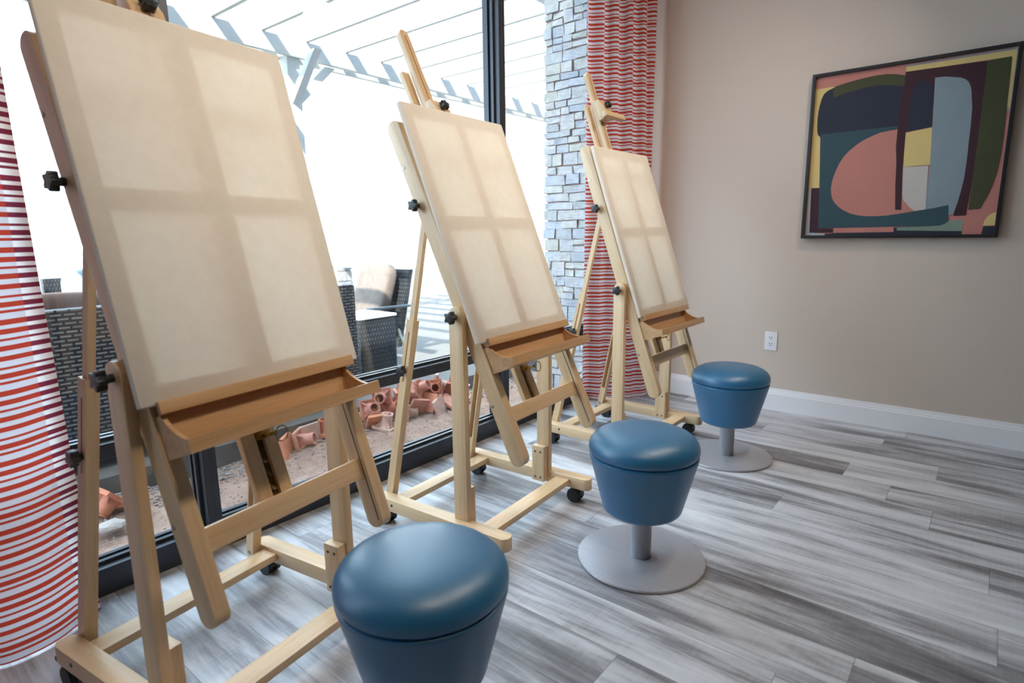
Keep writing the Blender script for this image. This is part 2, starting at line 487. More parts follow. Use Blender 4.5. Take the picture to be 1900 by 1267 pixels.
# windows: three bays of the storefront glazing, each with a low rail
def window(n, y0, y1, m0, m1):
    """y0..y1 bay; m0, m1 width of the member at either end"""
    a, b = -2.128, -2.02
    gx = -2.075
    mb = MB()
    ya, yb = y0+m0, y1-m1
    mb.box((a, y0, 0), (b, ya, 2.66), bev=0.0015); mb.box((a, yb, 0), (b, y1, 2.66), bev=0.0015)
    for z0, z1 in ((0, 0.088), (0.432, 0.476), (2.615, 2.66)):
        mb.box((a, ya, z0), (b, yb, z1), bev=0.0015)
    # glazing stops and gaskets
    for z0, z1 in ((0.088, 0.432), (0.476, 2.615)):
        for x0, x1, s in ((-2.066, -2.050, 0.012), (-2.100, -2.084, 0.012)):
            mb.box((x0, ya, z0), (x1, yb, z0+s)); mb.box((x0, ya, z1-s), (x1, yb, z1))
            mb.box((x0, ya, z0+s), (x1, ya+s, z1-s)); mb.box((x0, yb-s, z0+s), (x1, yb, z1-s))
    w = struct(mb.build('window_%d' % n, FRAME, smooth=0))
    for z0, z1 in ((0.088, 0.432), (0.476, 2.615)):
        bx('glass_pane', (gx-0.003, ya, z0), (gx+0.003, yb, z1), GLASS, w, smooth=0)
    return w
window(1, -0.80, 0.825, 0.05, 0.0235)
window(2, 0.825, 2.427, 0.0235, 0.0235)
window(3, 2.427, 3.50, 0.0235, 0.05)

# unseen spotlights added to light the canvases (above the picture's edge)
for lx, ly, pw, where in ((-0.10, 0.55, 0.80, 'nearest easel'), (-0.15, 1.65, 0.98, 'middle easel'), (-0.20, 2.65, 1.0, 'farthest easel')):
    e = empty('added_spotlight', (lx, ly, ZC), 0, 'unseen round white ceiling spotlight added to light the ' + where, 'spotlight', 'unseen spotlights added to light the easels')
    mb = MB(); mb.lathe([(0.075, 0), (0.075, -0.018), (0.03, -0.022), (0, -0.022)], 32); mb.build('added_lamp_rose', TRIM, e)
    aim = Vector((-1.35, 0.0, -1.45)).normalized()
    c0 = Vector((0, 0, -0.085)); q = aim.to_track_quat('Z', 'Y').to_matrix().to_4x4()
    mb = MB(); mb.lathe([(0, -0.09), (0.10, -0.09), (0.13, -0.06), (0.13, 0.085), (0.122, 0.085), (0.122, 0.04), (0, 0.04)], 40, Matrix.Translation(c0) @ q); mb.cyl((0, 0, -0.02), c0, 0.012, 12)
    mb.build('added_lamp_head', TRIM, e)
    ld = bpy.data.lights.new('added_fill_lamp', 'AREA'); ld.shape = 'DISK'; ld.size = 0.23; ld.energy = LAMP_W*pw; ld.color = (1.0, 0.85, 0.68); ld.spread = math.radians(140)
    lo = bpy.data.objects.new('added_fill_lamp', ld); COL.objects.link(lo); lo.parent = e; lo.location = c0 + aim*0.06
    lo.rotation_euler = (-aim).to_track_quat('Z', 'Y').to_euler()

# ---------------------------------------------------------------- easels
def star_knob(name, parent, at, d, r=0.022, t=0.020, stem=0.014):
    """five-lobed clamping knob whose axis runs along d, stem starting at 'at'"""
    mb = MB()
    d = Vector(d).normalized()
    m = Matrix.Translation(Vector(at)) @ d.to_track_quat('Z', 'Y').to_matrix().to_4x4()
    pts = []
    for k in range(60):
        a = 2*math.pi*k/60
        rr = r*(0.84+0.16*math.cos(5*a))
        pts.append((rr*math.cos(a), rr*math.sin(a)))
    mb.prism(pts, 'z', stem, stem+t, mat=m, bev=0.003)
    mb.cyl(m @ Vector((0, 0, 0)), m @ Vector((0, 0, stem+0.002)), 0.009, 14)
    return mb.build(name, BLACK, parent, smooth=50)

E = dict(zf0=0.0623, zf1=0.1096, V=0.3069, uB=-0.3749, uF=0.2467, wf=0.0527, uP=0.035, zP=0.8205,
         s0=-0.5257, s1=0.6999, nd=0.0179, nf=0.0387, Vr=0.2503, wr=0.0338, c0=0.0506, c1=0.0638, ch=0.8273, cw=0.2775)

def easel(x, y, yaw, th, cb, hs, cv, cr, ct, label, clabel):
    root = empty('easel', (x, y, 0), yaw, label, 'easel', 'wooden studio easels by the window')
    # feet and casters
    for sd in (-1, 1):
        v0, v1 = sorted((sd*(E['V']-E['wf']), sd*E['V']))
        mb = MB(); mb.prism(rrect(E['uB'], E['uF'], v0, v1, 0.024), 'z', E['zf0'], E['zf1'], bev=0.003)
        mb.build('foot', WX, root)
        for u in (-0.28, 0.13):
            mb = MB(); mb.cyl((u, sd*E['V'], 0.089), (u, sd*(E['V']+0.0012), 0.089), 0.0055, 12)
            mb.build('foot_bolt', BLACK, root)
        for u in (-0.318, 0.192):
            vc = sd*(E['V']-E['wf']/2)
            mb = MB()
            mb.cyl((u, vc, 0.046), (u, vc, E['zf0']), 0.012, 16)
            pts = [(u-0.016+0.030*math.cos(a), 0.029+0.0305*math.sin(a)) for a in [math.pi*k/14 for k in range(15)]]
            mb.prism(pts, 'y', vc-0.021, vc+0.021, bev=0.003)
            if u < 0: mb.box((u-0.092, vc-0.013, 0.040), (u-0.040, vc+0.013, 0.052), bev=0.003)
            c = mb.build('caster', BLACK, root)
            for s2 in (-1, 1):
                mb = MB(); mb.cyl((u-0.016, vc+s2*0.008, 0.0275), (u-0.016, vc+s2*0.0235, 0.0275), 0.0275, 28)
                mb.build('wheel', RUBBER, c)
    # cross bars of the base
    vi = E['V']-E['wf']
    for u0, u1 in ((-0.318, -0.256), (0.100, 0.163)):
        bx('base_bar', (u0, -vi, 0.076), (u1, vi, 0.0985), WY, root, bev=0.002)
    # posts with screwed-on blocks
    for sd in (-1, 1):
        o, i = sd*0.277, sd*0.2525
        prof = [(0.006, E['zf1']), (0.064, E['zf1'])] + [(0.035+0.029*math.cos(a), 0.824+0.029*math.sin(a)) for a in [math.pi*k/14 for k in range(15)]]
        mb = MB(); mb.prism(prof, 'y', min(o, i), max(o, i), bev=0.0025)
        mb.build('post', WZ, root)
        a, b = sd*0.2520, sd*0.2235
        blk = bx('post_block', (0.000, a, 0.071), (0.0575, b, 0.2215), WZ, root, bev=0.002)
        for u in (0.016, 0.041):
            for z in (0.088, 0.198):
                mb = MB(); mb.cyl((u, b, z), (u, b-sd*0.0012, z), 0.0042, 12); mb.build('screw', SLOT, blk)
        star_knob('pivot_knob', root, (0.035, o, 0.8205), (0, sd, 0))
    # tilting panel: local x = out of the panel, y = across, z = up the panel
    ploc = (E['uP'], 0, E['zP']); prot = (0, -th, 0)
    def P(mb, name, m, parent=root, smooth=38):
        if parent is root: return mb.build(name, m, root, ploc, prot, smooth=smooth)
        return mb.build(name, m, parent, smooth=smooth)
    for sd in (-1, 1):
        a, b = sd*E['Vr'], sd*(E['Vr']-E['wr'])
        prof = rrect(-E['nd'], E['nf'], E['s0'], E['s1'], 0.026, (1, 1, 1, 1), 8)
        mb = MB(); mb.prism(prof, 'y', min(a, b), max(a, b), bev=0.0025)
        rail = P(mb, 'side_rail', WZ)
        mb = MB(); bi = b-sd*0.0004
        mb.box((0.0235, b, E['s0']+0.02), (0.0265, bi, E['s1']-0.02))  # flat dark strip painted as the shade inside a groove
        P(mb, 'rail_groove_shade', SLOT, rail, 0)
        for s in (-0.315, 0.54):
            mb = MB(); mb.cyl((-0.008, a, s), (-0.008, a+sd*0.0015, s), 0.0055, 12); P(mb, 'screw', STEEL, rail)
    vi = E['Vr']-E['wr']
    mb = MB(); mb.box((0.000, -vi, -0.388), (0.0185, vi, -0.337), bev=0.002); P(mb, 'panel_crossbar', WY)
    mb = MB(); mb.box((-0.016, -vi, 0.560), (-0.002, vi, 0.610), bev=0.002); P(mb, 'panel_crossbar', WY)
    # fixed mast rails with the ratchet strip between
    for v0, v1, top in ((-0.057, -0.020, 0.955), (0.002, 0.034, 0.955)):
        mb = MB(); mb.box((-0.034, v0, -0.375), (-0.0165, v1, top), bev=0.002); P(mb, 'mast_rail', WZ)
    mb = MB()
    mb.box((-0.032, -0.020, -0.37), (-0.029, 0.002, 0.30))
    for k in range(20):
        s = -0.365+k*0.033
        mb.prism([(-0.029, s), (-0.019, s+0.004), (-0.029, s+0.018)], 'y', -0.014, -0.004)
    P(mb, 'ratchet_strip', RATCHET, root, 0)
    # sliding mast
    prof = rrect(-0.036, 0.010, -0.06, 1.112, 0.021, (0, 0, 1, 1), 8)
    mb = MB(); mb.prism(prof, 'x', 0.0, 0.023, bev=0.002); mast = P(mb, 'sliding_mast', WZ)
    mb = MB(); mb.box((0.023, -0.0145, 0.0), (0.0234, -0.0115, 1.09)); P(mb, 'mast_groove_shade', SLOT, mast, 0)  # dark strip drawn for the groove's shade, no real cut
    # canvas clamp on the mast
    mb = MB()
    mb.prism([(0.023, hs), (0.066, hs), (0.066, hs+0.060), (0.050, hs+0.100), (0.023, hs+0.100)], 'y', -0.050, 0.026, bev=0.002)
    clamp = P(mb, 'canvas_clamp', WZ)
    mb = MB(); mb.box((0.060, -0.072, hs-0.002), (0.086, 0.118, hs+0.024), bev=0.002); P(mb, 'clamp_bar', WY, clamp)
    star_knob('clamp_knob', clamp, (0.060, -0.012, hs+0.062), (1, 0, 0.25), 0.020, 0.018, 0.010)
    # ledge that carries the canvas
    lw = 0.2513
    mb = MB()
    mb.box((0.0387, -lw+0.012, cb-0.019), (0.0700, lw, cb), bev=0.0015)
    mb.box((0.0660, -lw+0.002, cb-0.019), (0.0762, lw, cb+0.0065), bev=0.0015)
    ledge = P(mb, 'canvas_ledge', WTRAY)
    mb = MB(); mb.box((0.023, -0.045, cb-0.105), (0.0387, 0.045, cb), bev=0.002); P(mb, 'carriage_block', WZ)
    # brush tray
    tb = cb-0.107
    mb = MB()
    mb.box((0.0390, -0.2445, tb), (0.0480, 0.2445, cb-0.019))
    mb.box((0.0480, -0.2445, tb), (0.1290, 0.2445, tb+0.008))
    tray = P(mb, 'brush_tray', WTRAY)
    for v0, v1 in ((-0.2445, -0.2355), (0.2260, 0.2350)):
        prof = [(0.0480, tb+0.008), (0.1290, tb+0.008), (0.1290, cb-0.081)]
        for k in range(1, 11):
            a = math.pi/2*k/10
            # concave sweep up to the back board
            q = k/10; prof.append((0.1290-0.0700*(0.5*math.sin(a)+0.5*q), (cb-0.081)+0.061*(0.5*(1-math.cos(a))+0.5*q)))
        prof.append((0.0480, cb-0.020))
        mb = MB(); mb.prism(prof, 'y', v0, v1); P(mb, 'tray_end', WTRAY, tray)
    mb = MB()
    mb.prism([(0.1290, cb-0.107), (0.1372, cb-0.106), (0.1410, cb-0.0785), (0.1320, cb-0.0775)], 'y', -0.2516, 0.2516, bev=0.0012)
    P(mb, 'tray_lip', WTRAY, tray)
    # brass latch and pull ring under the tray
    mb = MB(); mb.box((-0.016, -0.020, tb-0.022), (-0.002, 0.012, tb-0.006), bev=0.002); mb.box((-0.002, -0.010, tb-0.020), (0.030, 0.006, tb-0.012))
    latch = P(mb, 'ratchet_latch', BRASS)
    mb = MB()
    c = Vector((0.034, 0.014, tb-0.022))
    mb.tube([c+Vector((0.004*math.sin(a), 0.017*math.cos(a), 0.017*math.sin(a))) for a in [2*math.pi*k/28 for k in range(28)]], 0.0016, 8, True)
    P(mb, 'pull_ring', BRASS, latch)
    # telescoping back struts: channels open to the inside, slotted on the outer cheek
    Ku, Kz = E['uP']-math.sin(th)*0.40-math.cos(th)*0.006, E['zP']+math.cos(th)*0.40-math.sin(th)*0.006
    for sd in (-1, 1):
        F = Vector((-0.350, sd*0.2385, 0.094)); K = Vector((Ku, sd*0.2060, Kz))
        L = (K-F).length; zc = (K-F).normalized()
        xc = Vector((0, sd, 0)).cross(zc).normalized()*sd; yc = zc.cross(xc)
        fm = Matrix(((xc.x, yc.x, zc.x, F.x), (xc.y, yc.y, zc.y, F.y), (xc.z, yc.z, zc.z, F.z), (0, 0, 0, 1)))
        o0, o1, i1 = sd*0.0148, sd*0.0092, -sd*0.0148
        mb = MB(); h = 0.0165; T = 0.705
        endp = [(h*math.cos(a), h*math.sin(a)) for a in [math.pi+math.pi*k/10 for k in range(11)]]
        mb.prism(endp+[(h, 0.47), (-h, 0.47)], 'y', min(o0, o1), max(o0, o1))
        mb.box((-h, o0, 0.47), (-0.003, o1, 0.66)); mb.box((0.003, o0, 0.47), (h, o1, 0.66)); mb.box((-h, o0, 0.66), (h, o1, T))
        mb.prism(endp+[(h, 0.10), (-h, 0.10)], 'y', min(o1, i1), max(o1, i1))
        for s2 in (-1, 1): mb.box((s2*h, o1, 0.10), (s2*(h-0.0055), i1, T))
        sl = mb.build('back_strut', WZ, root, mat=fm)
        mb = MB(); mb.box((-0.0105, -0.0085, 0.43), (0.0105, 0.0085, L-0.010)); mb.cyl((0, -0.0085, L), (0, 0.0085, L), 0.0135, 20)
        mb.build('strut_slide', WZ, sl)
        star_knob('strut_knob', sl, (0, o0, 0.515), (0, sd, 0), 0.021, 0.018, 0.008)
        star_knob('strut_pivot_knob', root, (K.x, sd*E['Vr'], K.z), (0, sd, 0), 0.021, 0.019, 0.012)
        mb = MB(); mb.cyl((0, sd*0.0155, 0), (0, -sd*0.0165, 0), 0.006, 12); mb.build('strut_bolt', STEEL, sl)
    # the stretched canvas standing on the ledge
    M = (Matrix.Translation((x, y, 0)) @ Matrix.Rotation(yaw, 4, 'Z') @ Matrix.Translation(ploc) @ Matrix.Rotation(-th, 4, 'Y')
         @ Matrix.Translation((0, cv, cb+0.0005)) @ Matrix.Rotation(cr, 4, 'X') @ Matrix.Rotation(-ct, 4, 'Y'))
    c = empty('blank_canvas', (0, 0, 0), 0, clabel, 'canvas', 'blank canvases on the easels')
    c.matrix_world = M
    cw, ch, c0, c1 = E['cw'], E['ch'], E['c0'], E['c1']
    mb = MB(); bm = mb.bm
    pr = rrect(-cw, cw, 0, ch, 0.004, n=3)
    r = 0.003
    prs = rrect(-cw+r, cw-r, r, ch-r, 0.002, n=3)
    bk = [bm.verts.new((c0, a, b)) for a, b in pr]
    fr = [bm.verts.new((c1-r, a, b)) for a, b in pr]
    ff = [bm.verts.new((c1, a, b)) for a, b in prs]
    n = len(pr)
    for A, B in ((bk, fr), (fr, ff)):
        for i in range(n): bm.faces.new((A[i], A[(i+1) % n], B[(i+1) % n], B[i]))
    bm.faces.new(ff)
    bmesh.ops.recalc_face_normals(bm, faces=bm.faces[:])
    mb.build('canvas_cloth', CANVAS, c, smooth=50)
    mb = MB(); w = 0.042; e = 0.0015; x0, x1 = c0-0.004, c1-0.004
    mb.box((x0, -cw+e, e), (x1, -cw+w, ch-e)); mb.box((x0, cw-w, e), (x1, cw-e, ch-e))
    mb.box((x0, -cw+w, e), (x1, cw-w, w)); mb.box((x0, -cw+w, ch-w), (x1, cw-w, ch-e))
    mb.box((x0, -0.024, w), (x1, 0.024, ch-w))
    mb.box((x0, -cw+w, ch/2-0.021), (x1, -0.024, ch/2+0.021)); mb.box((x0, 0.024, ch/2-0.021), (x1, cw-w, ch/2+0.021))
    mb.build('stretcher_frame', WZ, c, smooth=0)
    return root

easel(-1.3707, 0.6373, 0.1514, 0.3410, -0.0776, 0.733, 0.0011, -0.0151, -0.0540,
      'beech wood easel nearest the camera, standing beside the left striped curtain',
      'largest blank cream canvas, on the easel nearest the camera')
easel(-1.3927, 1.6279, 0.0655, 0.4333, -0.1113, 0.700, -0.0117, 0.0007, -0.0561,
      'middle beech wood easel, leaning back furthest, between the other two easels',
      'blank cream canvas on the middle of the three easels')
easel(-1.3719, 2.7100, 0.0028, 0.3337, -0.1488, 0.850, 0.0130, 0.0065, -0.0074,
      'farthest beech wood easel, in front of the right striped curtain near the art wall',
      'smallest looking blank cream canvas, on the easel nearest the art wall')

# ---------------------------------------------------------------- stools
def stool(x, y, label):
    root = empty('stool', (x, y, 0), 0, label, 'stool', 'teal upholstered stools')
    mb = MB(); mb.lathe([(0, 0), (0.206, 0), (0.211, 0.002), (0.212, 0.006), (0.210, 0.0095), (0.204, 0.011), (0, 0.011)], 96)
    mb.build('base_plate', METAL, root, smooth=30)
    mb = MB(); mb.lathe([(0.0345, 0.011), (0.0345, 0.190)], 40)
    mb.build('stool_post', METAL, root, smooth=30)
    mb = MB()
    mb.lathe([(0, 0.176), (0.112, 0.176), (0.122, 0.179), (0.128, 0.185), (0.131, 0.193), (0.1755, 0.366), (0.1768, 0.372), (0.1758, 0.376), (0.172, 0.378), (0, 0.378)], 96)
    mb.build('seat_drum', VINYL, root, smooth=30)
    mb = MB()
    mb.lathe([(0, 0.378), (0.168, 0.378), (0.1725, 0.3795), (0.1765, 0.3845), (0.1785, 0.392), (0.1782, 0.402), (0.175, 0.413), (0.168, 0.424), (0.156, 0.4345), (0.138, 0.4435),
              (0.112, 0.4505), (0.080, 0.4550), (0.045, 0.4572), (0, 0.4580)], 96)
    mb.build('seat_cushion', VINYL, root, smooth=40)
stool(-0.843, 0.734, 'teal vinyl drum stool nearest the camera, cut off by the bottom of the photo')
stool(-0.824, 1.688, 'middle teal vinyl drum stool on a whole visible round grey base')
stool(-0.920, 2.785, 'teal vinyl drum stool farthest away, below the wall outlet')

# ---------------------------------------------------------------- curtains
def catmull(pts, n=10):
    out = []
    P = [Vector(p) for p in pts]
    P = [2*P[0]-P[1]] + P + [2*P[-1]-P[-2]]
    for i in range(1, len(P)-2):
        for k in range(n):
            t = k/n
            out.append(0.5*((2*P[i]) + (-P[i-1]+P[i+1])*t + (2*P[i-1]-5*P[i]+4*P[i+1]-P[i+2])*t*t + (-P[i-1]+3*P[i]-3*P[i+1]+P[i+2])*t**3))
    out.append(P[-2])
    return out

def curtain(name, top, bot, z0, z1, m, label, hem=None):
    A, B = catmull(top), catmull(bot)
    rows = []
    N = 60
    for k in range(N+1):
        t = k/N
        z = z0+(z1-z0)*t
        w = t**0.8
        rows.append([(a.x*w+b.x*(1-w), a.y*w+b.y*(1-w), z) for a, b in zip(A, B)])
    mb = MB()
    if hem:
        mb.grid([r[:hem[0]+1] for r in rows]); mb.grid([r[hem[1]-1:] for r in rows])
    else: mb.grid(rows)
    o = mb.build(name, m, smooth=180)
    if hem:
        mb = MB()
        mb.grid([[(p[0]+hem[2], p[1], p[2]) for p in r[hem[0]:hem[1]]] for r in rows])
        mb.build('curtain_hem', HEM, o, smooth=180)
    return tag(o, label, 'curtain', 'striped curtains beside the window')

Lt = [(a, b-0.055) for a, b in [(-1.937, .395), (-1.938, .430), (-1.930, .439), (-1.922, .433), (-1.905, .40), (-1.885, .35), (-1.885, .30), (-1.91, .25), (-1.935, .20), (-1.93, .15), (-1.89, .09), (-1.88, .03), (-1.91, -.04), (-1.94, -.10), (-1.91, -.17), (-1.89, -.24), (-1.93, -.31)]]
Lb = [(-1.960, .400), (-1.962, .436), (-1.952, .446), (-1.943, .438), (-1.920, .395), (-1.880, .33), (-1.865, .27), (-1.872, .21), (-1.915, .16), (-1.935, .11), (-1.90, .05), (-1.86, -.01), (-1.87, -.07), (-1.93, -.12), (-1.92, -.19), (-1.87, -.26), (-1.91, -.33)]
curtain('curtain', Lt, Lb, 0.006, 2.745, STRIPE, 'red and white striped curtain at the left edge, beside the nearest easel', (20, 41, 0.0))
Rt = [(-1.965, 3.150), (-1.992, 3.185), (-1.985, 3.215), (-1.942, 3.243), (-1.925, 3.262), (-1.945, 3.285), (-1.930, 3.310), (-1.895, 3.315), (-1.875, 3.335), (-1.885, 3.365), (-1.860, 3.385), (-1.825, 3.375), (-1.812, 3.392), (-1.835, 3.430), (-1.825, 3.470), (-1.790, 3.478), (-1.785, 3.510), (-1.800, 3.545), (-1.765, 3.558), (-1.745, 3.580), (-1.775, 3.630), (-1.80, 3.68)]
Rb = [(-1.985, 3.150), (-2.000, 3.190), (-1.985, 3.220), (-1.945, 3.235), (-1.918, 3.245), (-1.905, 3.275), (-1.890, 3.300), (-1.862, 3.312), (-1.845, 3.335), (-1.845, 3.365), (-1.825, 3.385), (-1.795, 3.395), (-1.775, 3.412), (-1.768, 3.440), (-1.755, 3.465), (-1.735, 3.482), (-1.724, 3.505), (-1.722, 3.535), (-1.735, 3.560), (-1.765, 3.580), (-1.79, 3.630), (-1.80, 3.68)]
curtain('curtain', Rt, Rb, 0.006, 2.745, STRIPE, 'gathered orange red and white striped curtain in the corner behind the farthest easel')

# ---------------------------------------------------------------- picture, outlet
PCOL = {'lilac': (158, 148, 152), 'yellow': (214, 188, 124), 'pale': (168, 182, 190), 'maroon': (56, 26, 36), 'navy': (34, 39, 56), 'pink': (186, 122, 112),
        'sage': (122, 142, 128), 'teal': (46, 72, 82), 'olive': (64, 66, 40), 'sky': (132, 146, 154), 'grey': (192, 186, 180)}
SHAPES = [
('lilac',[(-0.443,1.896),(-0.007,1.900),(-0.009,1.621),(-0.025,1.624),(-0.030,1.877),(-0.439,1.889)]),
('yellow',[(-0.440,1.887),(-0.014,1.890),(-0.014,1.637),(-0.025,1.639),(-0.031,1.862),(-0.440,1.862)]),
('yellow',[(-0.859,1.842),(-0.758,1.844),(-0.796,1.761),(-0.804,1.584),(-0.792,1.315),(-0.848,1.320)]),
('pale',[(-0.848,1.320),(-0.834,1.319),(-0.826,1.072),(-0.747,1.064),(-0.748,1.056),(-0.846,1.056)]),
('maroon',[(-0.835,1.317),(-0.792,1.317),(-0.782,1.095),(-0.707,1.093),(-0.707,1.070),(-0.828,1.071)]),
('navy',[(-0.749,1.064),(-0.424,1.091),(-0.411,1.097),(-0.137,1.095),(-0.134,1.054),(-0.748,1.056)]),
('pink',[(-0.706,1.089),(-0.424,1.094),(-0.422,1.071),(-0.706,1.069)]),
('sage',[(-0.410,1.094),(-0.230,1.101),(-0.194,1.125),(-0.137,1.128),(-0.135,1.072),(-0.408,1.079)]),
('navy',[(-0.058,1.055),(-0.054,1.095),(-0.007,1.095),(-0.005,1.053)]),
('yellow',[(-0.051,1.126),(-0.037,1.148),(-0.012,1.163),(-0.009,1.099),(-0.056,1.097)]),
('teal',[(-0.811,1.605),(-0.450,1.609),(-0.428,1.607),(-0.397,1.186),(-0.201,1.200),(-0.195,1.121),(-0.230,1.101),(-0.784,1.095),(-0.794,1.317)]),
('pink',[(-0.448,1.589),(-0.485,1.586),(-0.526,1.581),(-0.559,1.569),(-0.593,1.554),(-0.627,1.533),(-0.664,1.501),(-0.687,1.473),(-0.705,1.441),(-0.718,1.406),(-0.728,1.371),(-0.734,1.340),(-0.736,1.308),(-0.728,1.262),(-0.713,1.234),(-0.691,1.210),(-0.662,1.188),(-0.630,1.172),(-0.592,1.161),(-0.556,1.156),(-0.508,1.155),(-0.462,1.157),(-0.417,1.163),(-0.373,1.168),(-0.330,1.175),(-0.379,1.237),(-0.414,1.392)]),
('navy',[(-0.803,1.583),(-0.822,1.600),(-0.828,1.623),(-0.830,1.659),(-0.831,1.695),(-0.829,1.725),(-0.825,1.756),(-0.818,1.788),(-0.808,1.813),(-0.789,1.828),(-0.760,1.838),(-0.693,1.849),(-0.553,1.843),(-0.433,1.824),(-0.376,1.815),(-0.316,1.816),(-0.305,1.584),(-0.413,1.571),(-0.413,1.609),(-0.442,1.606),(-0.809,1.603)]),
('olive',[(-0.762,1.821),(-0.760,1.842),(-0.701,1.854),(-0.658,1.860),(-0.616,1.865),(-0.570,1.868),(-0.521,1.867),(-0.480,1.859),(-0.437,1.847),(-0.438,1.794),(-0.490,1.809),(-0.550,1.818),(-0.611,1.816),(-0.697,1.803),(-0.761,1.786)]),
('maroon',[(-0.440,1.864),(-0.117,1.859),(-0.117,1.590),(-0.120,1.290),(-0.127,1.148),(-0.174,1.147),(-0.270,1.576),(-0.295,1.595),(-0.325,1.791),(-0.358,1.816),(-0.378,1.809),(-0.395,1.792),(-0.405,1.763),(-0.408,1.707),(-0.408,1.609),(-0.413,1.568),(-0.412,1.476),(-0.408,1.349),(-0.397,1.183),(-0.425,1.185),(-0.435,1.308),(-0.441,1.428),(-0.450,1.505),(-0.450,1.589),(-0.450,1.663),(-0.446,1.728),(-0.440,1.801)]),
('sky',[(-0.315,1.816),(-0.272,1.814),(-0.211,1.799),(-0.194,1.790),(-0.180,1.776),(-0.171,1.757),(-0.165,1.735),(-0.154,1.656),(-0.151,1.578),(-0.151,1.500),(-0.150,1.444),(-0.150,1.388),(-0.152,1.324),(-0.158,1.268),(-0.166,1.211),(-0.177,1.157),(-0.193,1.148),(-0.296,1.181),(-0.297,1.400),(-0.303,1.584)]),
('yellow',[(-0.413,1.568),(-0.304,1.582),(-0.296,1.401),(-0.358,1.401),(-0.409,1.399),(-0.411,1.485)]),
('grey',[(-0.409,1.399),(-0.302,1.397),(-0.294,1.181),(-0.337,1.174),(-0.361,1.194),(-0.380,1.216),(-0.394,1.234),(-0.400,1.260)]),
('olive',[(-0.117,1.859),(-0.030,1.862),(-0.027,1.721),(-0.025,1.624),(-0.023,1.517),(-0.024,1.440),(-0.028,1.363),(-0.037,1.301),(-0.053,1.239),(-0.076,1.179),(-0.120,1.175),(-0.117,1.449),(-0.117,1.605)]),
('teal',[(-0.402,1.165),(-0.337,1.176),(-0.267,1.187),(-0.201,1.201),(-0.194,1.123),(-0.210,1.108),(-0.230,1.101),(-0.366,1.097)]),
]
pic = empty('framed_picture', (-0.4325, YB, 1.4775), 0, 'square abstract picture with bold colour shapes in a thin black frame on the wall', 'picture')
mb = MB(); R0, R1, Z0, Z1, fw = -0.4355, 0.4385, -0.4375, 0.4400, 0.0165
dY0, dY1 = -0.046, -0.004
mb.box((R0, dY0, Z0), (R0+fw, dY1, Z1), bev=0.0015); mb.box((R1-fw, dY0, Z0), (R1, dY1, Z1), bev=0.0015)
mb.box((R0+fw, dY0, Z0), (R1-fw, dY1, Z0+fw), bev=0.0015); mb.box((R0+fw, dY0, Z1-fw), (R1-fw, dY1, Z1), bev=0.0015)
mb.build('picture_frame', plain('black_frame_lacquer', (30, 26, 30), 0.4), pic, smooth=0)
names = list(PCOL)
mb = MB()
mb.box((R0+fw, -0.028, Z0+fw), (R1-fw, -0.006, Z1-fw), mi=names.index('pink'))
def clampp(a, lo, hi): return max(lo, min(hi, a))
for k, (c, pts) in enumerate(SHAPES):
    vs = []
    for px_, pz_ in pts:
        q = (clampp(px_+0.4325, R0+fw, R1-fw), -0.0282-0.00015*k, clampp(pz_-1.4775, Z0+fw, Z1-fw))
        if not vs or (Vector(q)-vs[-1].co).length > 1e-5: vs.append(mb.bm.verts.new(q))
    f = mb.bm.faces.new(vs); f.material_index = names.index(c)
    f.normal_update()
    if f.normal.y > 0: f.normal_flip()
mb.build('artwork', [plain('print_'+n, PCOL[n], 0.75, var=0.04, scale=5) for n in names], pic, smooth=0)

out = empty('wall_outlet', (-1.0015, YB, 0.4230), 0, 'white duplex power outlet on the wall above the baseboard', 'outlet')
mb = MB(); mb.prism(rrect(-0.036, 0.036, -0.057, 0.057, 0.004), 'y', -0.006, 0.0, bev=0.0022); mb.build('cover_plate', TRIM, out)
for z in (0.0195, -0.0195):
    mb = MB(); mb.prism([(a, b+z) for a, b in rrect(-0.0165, 0.0165, -0.0135, 0.0135, 0.010)], 'y', -0.0075, -0.006); rc = mb.build('receptacle', TRIM, out)
    mb = MB()
    mb.box((-0.0085, -0.0079, z-0.001), (-0.0055, -0.0074, z+0.009)); mb.box((0.0055, -0.0079, z-0.001), (0.0085, -0.0074, z+0.009)); mb.cyl((0, -0.0074, z-0.0075), (0, -0.0079, z-0.0075), 0.0030, 12)
    mb.build('socket_slot', BLACK, rc, smooth=0)

# ---------------------------------------------------------------- outdoors
RND = random.Random(7)
# planting bed of bare dirt between the building and the patio
mb = MB()
rows = []
for i in range(36):
    xx = -3.09 + (0.96)*i/35
    row = []
    for j in range(230):
        yy = -3.0+7.0*j/229
        z = -0.100 + 0.012*math.sin(yy*3.1+xx*4)+0.010*math.sin(yy*7.3-xx*9)+RND.uniform(-.006, .006)
        z += -0.012*math.exp(-((xx+2.6)/0.2)**2)
        row.append((xx, yy, z))
    rows.append(row)
mb.grid(rows[::-1])
struct(mb.build('planting_bed', DIRT, smooth=180))
mb = MB()
mb.box((-15, -12, -0.20), (-3.07, 24, 0.0))
struct(mb.build('patio_slab', CONC, smooth=0))
struct(bx('ground', (-120, -60, -0.45), (-2.14, 120, -0.205), plain('far_pavement', (200, 204, 214), 0.9)))

